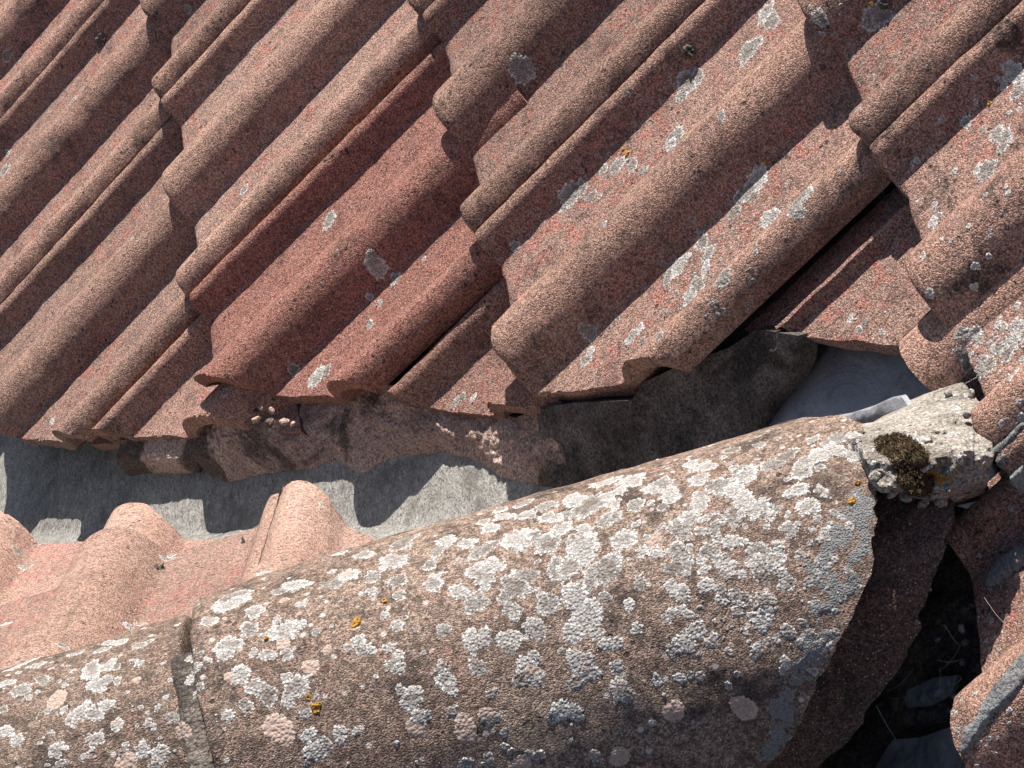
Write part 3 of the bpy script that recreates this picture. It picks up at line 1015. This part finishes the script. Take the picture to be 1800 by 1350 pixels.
RIDGE_C = """413,1048,26 405,1062,26 445,1074,16 370,1092,15 438,1107,18 403,1135,20 487,1090,9 524,1102,13 556,1111,8 655,1014,16 653,1040,10
690,985,20 640,975,16 700,1020,16 702,1046,12 633,1123,10 698,1101,11 730,1109,5 571,1028,7 600,972,12 708,955,22 611,1012,18 592,1024,14 518,1028,20 490,1040,12 464,1008,12
500,1108,22 470,1118,14 398,1150,14 470,1150,13 505,1150,11 423,1186,17 445,1208,14 470,1218,19 517,1206,22 508,1234,11 400,1258,11 433,1240,12 536,1255,11 544,1290,11 600,1293,13 556,1322,16 572,1308,11
540,1342,6 630,1128,11 637,1143,10 652,1143,9 685,1138,10 700,1155,11 690,1168,13 704,1174,9 661,1190,5 705,1216,10 725,1230,17 735,1262,14
785,950,16 768,970,12 820,955,15 848,966,17 862,960,12 755,992,11 762,1024,17 808,1040,15 833,1062,18 840,1046,10 855,1008,20 872,995,14 838,1000,14 905,1030,24 928,1012,16 890,1045,14 900,1073,16 910,948,22 938,944,16
962,955,20 985,930,16 970,910,16 990,905,14 1025,962,26 1015,945,16 1028,930,13 980,1000,20 1000,998,18 1060,1003,22 1040,1010,12 1013,1049,26 1030,1085,24 1040,1070,18 965,1065,18 955,1050,10 1030,1028,15 1062,1048,11
1040,885,26 1015,880,18 1070,872,16 1005,875,14 1080,886,12 1116,888,13 1075,910,15 1062,918,12 960,890,16 925,905,13 885,908,14 860,929,14 850,917,10 935,908,7 1097,950,19 1125,1022,12 1105,1062,10 1130,972,10
920,885,14 880,896,12 1060,850,20 1110,845,20 1090,862,12 935,1095,13 945,988,6 1160,852,18 1180,870,18 1150,862,14 1230,842,15 1240,820,14 1215,815,12 1262,855,18 1230,880,15 1210,912,16 1195,932,18 1166,891,9
1290,862,17 1312,836,18 1300,830,14 1355,818,15 1310,878,17 1335,892,20 1352,900,15 1290,905,16 1255,930,13 1232,936,9 1195,970,18 1190,995,16 1250,968,14 1290,952,14 1276,990,14 1262,985,10
1335,978,18 1352,985,18 1340,1008,13 1328,990,12 1410,825,16 1405,860,13 1420,890,16 1440,800,15 1385,930,11 1390,865,10 1180,1034,13 1198,1044,14 1240,1030,14 1268,1036,10 1300,1052,16 1295,1075,10 1345,1055,14 1380,1028,15 1376,1008,9
1180,1078,9 1285,792,12 1335,782,11 1385,800,15 1420,808,13 1465,790,16 1500,800,14 1470,770,14 1500,765,10 1430,772,10 1525,790,11 780,1106,11 830,1128,18 850,1120,15 895,1122,16 900,1140,10 943,1107,17 905,1082,10
1008,1112,18 1045,1110,14 1066,1132,11 1086,1130,10 1120,1105,9 785,1195,17 778,1175,10 790,1210,11 838,1172,15 865,1220,9 930,1175,20 940,1190,14 915,1195,12 1020,1162,18 1032,1180,16 1012,1198,13 1085,1170,12 1088,1212,17
985,1250,16 1010,1252,14 970,1262,10 862,1262,13 795,1250,9 745,1260,11 930,1325,8 820,1340,10 1050,1330,9 1222,1108,15 1200,1130,17 1182,1142,12 1215,1136,11 1255,1120,8 1325,1085,11 1340,1098,13 1385,1110,14 1330,1145,11
1155,1195,8 1195,1192,10 1214,1186,7 1380,1165,9 1450,1130,9 1430,1180,7 1100,1218,13 1375,1180,6 1280,1205,6 45,1165,20 68,1168,14 22,1175,14 35,1212,20 12,1200,14 135,1148,14 162,1178,20 192,1168,14 205,1172,9 170,1205,18 186,1195,12 207,1196,9
140,1252,16 165,1255,15 185,1240,13 125,1262,11 125,1194,7 230,1105,14 245,1098,9 210,1128,15 190,1130,12 245,1135,14 262,1128,8 245,1166,8 180,1142,12 75,1195,13 205,1275,12 168,1300,14 100,1318,14 150,1330,8 216,1325,10 250,1320,14 280,1322,14 275,1345,8
303,1260,10 260,1270,8 12,1285,12 30,1302,11 5,1247,9 105,1345,10 110,1135,9 300,1195,5 330,1200,6 352,1150,7 347,1170,8 365,1160,7 336,1158,10 342,1176,11 336,1194,9 350,1206,8 345,1222,6"""
RIDGE_P = "490,1282,29 498,1132,15 545,1172,17 402,1190,11 500,1055,9 395,1087,6 525,1080,7 100,1229,21 222,1340,20 322,1285,18 205,1272,9 730,1280,17 818,1280,24 855,1255,15 935,1180,16 1026,1172,16 1085,1205,14 1185,1250,21 1308,1245,24 1090,1330,20 912,1345,20 1045,1325,9 575,1142,10 240,1195,9 90,1175,8 610,1010,12 760,1145,6 1150,950,18"
RIDGE_O = "627,1094,9 676,1057,5 468,1123,4 542,1227,5 556,1245,8 562,1238,4 1498,880,7 1508,850,5 1635,836,10"
MAIN_C = """918,125,15 926,118,12 580,385,12 658,466,15 695,490,8 667,532,6 650,522,5 650,570,7 517,650,9 1005,345,16 1022,335,12 1040,345,9 1085,292,12 1112,290,10 1130,300,8 1187,240,15 1180,255,11 1210,148,17 1200,165,10 1225,135,11 1345,25,14
1335,312,14 1318,335,13 1300,350,10 1292,372,12 1412,340,18 1398,358,14 1352,382,14 1235,425,13 1245,445,11 1190,470,14 1175,485,11 1205,455,9 1225,500,12 1270,488,13 1212,520,13 1240,470,9 1110,592,10 1124,578,8 1130,600,6 1160,590,7 1030,632,11 1038,618,8 905,432,7
800,708,8 812,698,7 832,700,6 395,690,6 1540,25,16 1525,40,10 1765,245,15 1752,235,11 1785,130,14 1790,160,10 1732,302,15 1745,292,10 1700,215,8 1640,392,9 1650,380,6 1495,560,6 1510,580,6 1520,566,5 1550,585,5 1640,370,5
1740,640,12 1720,655,14 1700,640,10 1695,625,11 1780,600,15 1788,575,12 1755,610,10 1690,590,9 1715,585,10 1720,600,8 128,177,6 12,98,7 8,300,9 14,270,6 92,740,5 232,420,4 1440,30,10 1060,395,6 1085,560,5 745,455,4 430,332,7 30,968,9 48,996,10 293,984,9 300,978,6 566,888,6 8,1098,7 560,660,12 575,650,9 548,668,8"""
MAIN_G = "1035,582,11 1315,92,16 1330,75,10 1355,35,14 655,455,10 1325,345,9 1790,590,14 1770,620,12 1060,300,8 330,15,6 1268,205,8 1405,375,9 905,110,9"
MAIN_M = "178,70,11 1213,90,13 1556,6,11 1468,200,7 278,999,10 428,955,7 330,108,0 128,455,0 420,320,4"
MAIN_O = "1103,270,6 1096,262,4 1345,284,4 1740,182,4 1532,6,4"

for txt, kd in ((RIDGE_C, 'c'), (RIDGE_P, 'p'), (RIDGE_O, 'o'), (MAIN_C, 'c'), (MAIN_G, 'g'), (MAIN_O, 'o')):
    for q in txt.split():
        a, b, r = map(float, q.split(','))
        k2 = kd
        rv = random.Random(int(a * 7 + b)).random()
        if kd == 'c' and rv < (0.38 if txt is RIDGE_C else 0.7): k2 = 'g'
        if txt is MAIN_C or txt is MAIN_G: r *= 1.3
        elif txt is RIDGE_C and b < 1010: r *= 1.12
        lichen(a, b, r, k2)
for q in MAIN_M.split():
    a, b, r = map(float, q.split(','))
    if r: lichen(a, b, r, 'm', 'moss_tuft')


# young crusts, too many and too small to tell apart: one skin for each tile
def specks(owner, boxes, n, rlo, rhi, mat, seed):
    rr = random.Random(seed)
    VA, FA, RA, o_ = [], [], [], 0
    tries = 0
    while n > 0 and tries < 8000:
        tries += 1
        x0, y0, x1, y1 = boxes[rr.randrange(len(boxes))]
        px, py = rr.uniform(x0, x1), rr.uniform(y0, y1)
        hit = look(px, py)
        if hit is None or hit[2] is not owner: continue
        p, nn, ow, mpp = hit
        r = mpp * (rlo + (rhi - rlo) * rr.random() ** 2.2)
        sd = rr.randrange(9000)
        V, F, rho = patch_mesh(None, p, local_normal(p, nn, max(r, 0.003)), blob_shape(r, sd, 0.45, 1 + 0.3 * rr.random(), 12), 0.0006, 3, sd, gran=0.0004)
        VA.append(V); FA += [tuple(k + o_ for k in f) for f in F]; RA += rho; o_ += len(V)
        n -= 1
    VA = np.concatenate(VA); c0 = VA.mean(0)
    me = mesh_np('lichen_specks', VA - c0, FA)
    at_ = me.attributes.new('rho', 'FLOAT', 'POINT')
    at_.data.foreach_set('value', np.array(RA, dtype=np.float32))
    o = link('lichen_specks', me, mat, owner, Matrix.Translation(Vector(c0)))
    o['kind'] = 'stuff'

specks(ridge_a, [(345, 750, 1560, 1350), (1100, 760, 1540, 1000), (1150, 900, 1480, 1150)], 420, 2.5, 13, MAT_CRUST, 5)
specks(ridge_b, [(0, 1050, 345, 1350)], 90, 2.5, 10, MAT_CRUST, 6)
specks(TILES[(2, 1)], [(950, 150, 1480, 680), (1150, 380, 1330, 560)], 110, 2, 8, MAT_GREYCRUST, 8)
specks(TILES[(3, 2)], [(1600, 130, 1800, 760), (1680, 560, 1800, 680)], 150, 2.5, 11, MAT_CRUST, 9)
specks(TILES[(2, 2)], [(1470, 540, 1600, 610)], 14, 2, 6, MAT_CRUST, 10)
specks(TILES[(1, 0)], [(450, 350, 760, 680)], 18, 2, 5, MAT_GREYCRUST, 11)
specks(TILES[(3, 1)], [(1420, 0, 1650, 220)], 40, 2, 7, MAT_GREYCRUST, 12)
specks(TILES[(2, 3)], [(1660, 880, 1800, 1350)], 70, 2, 8, MAT_CRUST, 13)
specks(fillet, [(1480, 680, 1720, 880)], 60, 3, 12, MAT_CRUST, 14)


def crusts_all_over(owner, x0, x1, n, seed):
    """crusts on the parts of a ridge tile that are out of sight here"""
    rr = random.Random(seed)
    VA, FA, RA, o_ = [], [], [], 0
    for k in range(n):
        x, a = rr.uniform(x0, x1), math.radians(rr.uniform(15, 165))
        d = Vector((0, math.cos(a), math.sin(a)))
        q = Vector((x, AX[0], AX[1])) + d * 0.2
        l, m, i, dd = BVH.ray_cast(q, -d, 0.12)
        if l is None or OWN[i] is not owner: continue
        r = 0.0015 + 0.011 * rr.random() ** 2.5
        sd = rr.randrange(9000)
        V, F, rho = patch_mesh(None, l, local_normal(l, d, max(r, 0.003)), blob_shape(r, sd, 0.4, 1 + 0.3 * rr.random(), 16), 0.0006, 4, sd, gran=0.0003)
        VA.append(V); FA += [tuple(k2 + o_ for k2 in f) for f in F]; RA += rho; o_ += len(V)
    VA = np.concatenate(VA); c0 = VA.mean(0)
    me = mesh_np('lichen_specks', VA - c0, FA)
    at_ = me.attributes.new('rho', 'FLOAT', 'POINT')
    at_.data.foreach_set('value', np.array(RA, dtype=np.float32))
    o = link('lichen_specks', me, MAT_CRUST, owner, Matrix.Translation(Vector(c0)))
    o['kind'] = 'stuff'

crusts_all_over(ridge_b, XJ - 0.455, XJ - 0.17, 170, 71)


# ---- smears draped over the tiles
def inside(poly, x, y):
    r = False
    for i in range(len(poly)):
        x0, y0 = poly[i - 1]; x1, y1 = poly[i]
        if (y0 > y) != (y1 > y) and x < (x1 - x0) * (y - y0) / (y1 - y0) + x0: r = not r
    return r

def edge_dist(poly, x, y):
    d = 1e18
    for i in range(len(poly)):
        ax, ay = poly[i - 1]; bx, by = poly[i]
        ex, ey = bx - ax, by - ay
        t = min(1.0, max(0.0, ((x - ax) * ex + (y - ay) * ey) / (ex * ex + ey * ey + 1e-9)))
        d = min(d, (ax + t * ex - x) ** 2 + (ay + t * ey - y) ** 2)
    return math.sqrt(d)

def smear(name, poly, t, mat, seed, rough=0.0008, step=3.5, ragged=10, fade=9, owner=None, holes=0.0):
    """a thin skin of cement on the surface seen inside an outline"""
    PP = np.array(poly, float)
    x0, y0 = PP.min(0); x1, y1 = PP.max(0)
    nx, ny = int((x1 - x0) / step) + 1, int((y1 - y0) / step) + 1
    ids, V, rho, own = {}, [], [], {}
    gi, gj = np.meshgrid(np.arange(nx), np.arange(ny))
    XX, YY = x0 + gi * step, y0 + gj * step
    q = np.stack([XX * 0.02, YY * 0.02, XX * 0 + seed], -1)
    D = ragged * fbm(q, 1.6, 4, seed)
    HO = 20 * (fbm(q, 3.0, 3, seed + 5) + holes) if holes else None
    for j in range(ny):
        for i in range(nx):
            x, y = XX[j, i], YY[j, i]
            d = edge_dist(poly, x, y) * (1 if inside(poly, x, y) else -1) + D[j, i]
            if HO is not None: d = min(d, HO[j, i])
            if d < -1: continue
            hit = look(x, y)
            if hit is None: continue
            p, n, o, mpp = hit
            if owner is not None and o is not owner: continue
            own[o.name] = own.get(o.name, 0) + 1
            ids[(i, j)] = len(V)
            V.append((p, n)); rho.append(float(np.clip(d / fade, 0, 1)))
    if not V: return
    g = fbm(np.array([a[0][:] for a in V]), 240, 3, seed)
    V = [p + n * (t * k + rough * gg * k - 0.0004 * (1 - k)) for (p, n), k, gg in zip(V, rho, g)]
    rho = [1 - k for k in rho]
    F = []
    for (i, j), a in ids.items():
        q = [ids.get((i, j)), ids.get((i, j + 1)), ids.get((i + 1, j + 1)), ids.get((i + 1, j))]
        if None in q: continue
        L = max((V[q[k]] - V[q[k - 1]]).length for k in range(4))
        if L < 0.006: F.append(q)
    if not F: return
    par_ = list(range(len(V)))                                     # keep the largest connected piece
    def root_(a):
        while par_[a] != a:
            par_[a] = par_[par_[a]]; a = par_[a]
        return a
    for f in F:
        for k in f[1:]: par_[root_(k)] = root_(f[0])
    cnt = {}
    for f in F: cnt[root_(f[0])] = cnt.get(root_(f[0]), 0) + 1
    big_ = max(cnt, key=cnt.get)
    F = [f for f in F if root_(f[0]) == big_]
    used = sorted({k for f in F for k in f})
    ren = {k: i for i, k in enumerate(used)}
    F = [[ren[k] for k in f] for f in F]
    rho = [rho[k] for k in used]
    V = np.array([V[k][:] for k in used]); c0 = V.mean(0)
    me = mesh_np(name, V - c0, F)
    at_ = me.attributes.new('rho', 'FLOAT', 'POINT')
    at_.data.foreach_set('value', np.array(rho, dtype=np.float32))
    par = bpy.data.objects[max(own, key=own.get)]
    return link(name, me, mat, par, Matrix.Translation(Vector(c0)))

smear('cement_smear', [(1562, 846), (1562, 890), (1540, 965), (1518, 1015), (1480, 1105), (1440, 1185), (1395, 1285), (1372, 1352), (1300, 1352), (1345, 1280), (1352, 1230), (1385, 1190), (1400, 1120), (1425, 1050), (1420, 985), (1440, 920), (1480, 870), (1520, 850)],
      0.0003, MAT_DUST, 3, 0.0005, 2.6, 34, 16, ridge_a, 0.62)
smear('cement_smear', [(1830, 1120), (1830, 1170), (1760, 1250), (1705, 1318), (1688, 1328), (1692, 1285), (1750, 1200), (1790, 1150)], 0.0022, MAT_CEMENT, 7, 0.0008, 3.5, 7, 7)
smear('cement_smear', [(1736, 1042), (1732, 1018), (1762, 982), (1810, 945), (1815, 985), (1775, 1018)], 0.005, MAT_CEMENT, 9, 0.0010, 3.0, 4, 8)
smear('cement_smear', [(1716, 800), (1735, 788), (1770, 768), (1800, 735), (1806, 748), (1770, 785), (1745, 808), (1722, 822)], 0.0018, MAT_CEMENT, 11, 0.0006, 3.0, 6, 5)
smear('cement_smear', [(1720, 830), (1745, 808), (1765, 792), (1772, 800), (1768, 835), (1758, 830), (1735, 845)], 0.0018, MAT_CEMENT, 12, 0.0006, 3.0, 5, 5)
smear('cement_smear', [(1766, 840), (1800, 815), (1810, 850), (1795, 885), (1775, 870)], 0.003, MAT_CEMENT, 13, 0.0006, 3.0, 5, 5)

# ---- moss on the fillet
def moss_clump(poly, hpx, label, mat, seed, n_blades=1400):
    base = smear('cushion', poly, 0.0035, mat, seed, 0.0035, 2.5, 14, 16)
    if base is None: return
    W = world_verts(base)
    root = thing('moss_clump', label, 'moss', tuple(W.mean(0)))
    m = base.matrix_basis.copy()
    base.parent = None
    base.matrix_basis = Matrix.Identity(4)
    mw = Matrix.Translation(Vector(W.mean(0)))
    base.parent = root
    base.matrix_parent_inverse = Matrix.Identity(4)
    c0 = W.mean(0)
    base.data.vertices.foreach_set('co', (W - c0).ravel())
    base.data.update()
    rr = random.Random(seed)
    V, F = [], []
    nup = Vector((0, 0.25, 1)).normalized()
    for k in range(n_blades):
        q = Vector(W[rr.randrange(len(W))] - c0) + Vector((rr.uniform(-1, 1), rr.uniform(-1, 1), rr.uniform(-1, 1))) * 0.0012
        d = (nup + Vector((rr.uniform(-1, 1), rr.uniform(-1, 1), rr.uniform(-0.4, 0.6))) * 0.9).normalized()
        L = rr.uniform(0.0008, 0.0020); w = rr.uniform(0.0003, 0.0006)
        t = d.orthogonal().normalized(); b = d.cross(t)
        i0 = len(V)
        V += [q + t * w, q + (-t * 0.5 + b * 0.87) * w, q + (-t * 0.5 - b * 0.87) * w, q + d * L]
        F += [(i0, i0 + 1, i0 + 3), (i0 + 1, i0 + 2, i0 + 3), (i0 + 2, i0, i0 + 3)]
    me = mesh_np('shoots', [v[:] for v in V], F, False)
    o = link('shoots', me, mat, root)
    o['kind'] = 'stuff'
    return root

moss_clump([(1542, 776), (1572, 764), (1600, 772), (1624, 784), (1634, 815), (1610, 830), (1585, 838), (1560, 822)], 8, 'brown moss cushion on the pale mortar at the ridge end', MAT_MOSS, 61, 3200)
moss_clump([(1575, 838), (1612, 826), (1640, 846), (1632, 868), (1595, 872)], 8, 'smaller dark moss patch just below the brown cushion', MAT_MOSS, 67, 1800)

# ---- cobweb threads across the hole
web = thing('cobweb', 'thin pale cobweb threads stretched across the dark hole beside the ridge', 'cobweb', tuple(w_uvn(*at(1600, 1100, -0.03))))
wi = parent_world(web).inverted()
for a, b, c, d, n0, n1 in [(1508, 1090, 1546, 1146, 0.02, -0.02), (1480, 1120, 1548, 1146, 0.03, -0.02), (1516, 1110, 1580, 1128, 0.02, -0.03), (1660, 1098, 1688, 1136, -0.03, -0.04), (1688, 1136, 1650, 1180, -0.04, -0.05),
                           (1730, 1050, 1770, 1100, -0.02, -0.02), (1560, 1215, 1604, 1178, -0.03, -0.04), (1648, 1160, 1692, 1158, -0.04, -0.04), (1652, 1172, 1650, 1225, -0.05, -0.05), (1668, 1202, 1692, 1190, -0.05, -0.04),
                           (1618, 1326, 1640, 1305, -0.06, -0.06), (1540, 1240, 1575, 1300, -0.02, -0.04), (1580, 1070, 1602, 1050, 0.0, -0.02)]:
    p0, p1 = [wi @ Vector(w_uvn(*at(*q))) for q in ((a, b, n0), (c, d, n1))]
    ax = (p1 - p0).normalized(); t = ax.orthogonal().normalized(); bb = ax.cross(t)
    V, F = [], []
    for k in range(7):
        f = k / 6
        q = p0.lerp(p1, f) + Vector((0, 0, -0.0025 * math.sin(math.pi * f)))
        for m in range(3):
            an = m * 2.094
            V.append((q + (t * math.cos(an) + bb * math.sin(an)) * 0.00013)[:])
    for k in range(6):
        for m in range(3):
            F.append((k * 3 + m, k * 3 + (m + 1) % 3, k * 3 + 3 + (m + 1) % 3, k * 3 + 3 + m))
    link('thread', mesh_np('thread', V, F), MAT_WEB, web)
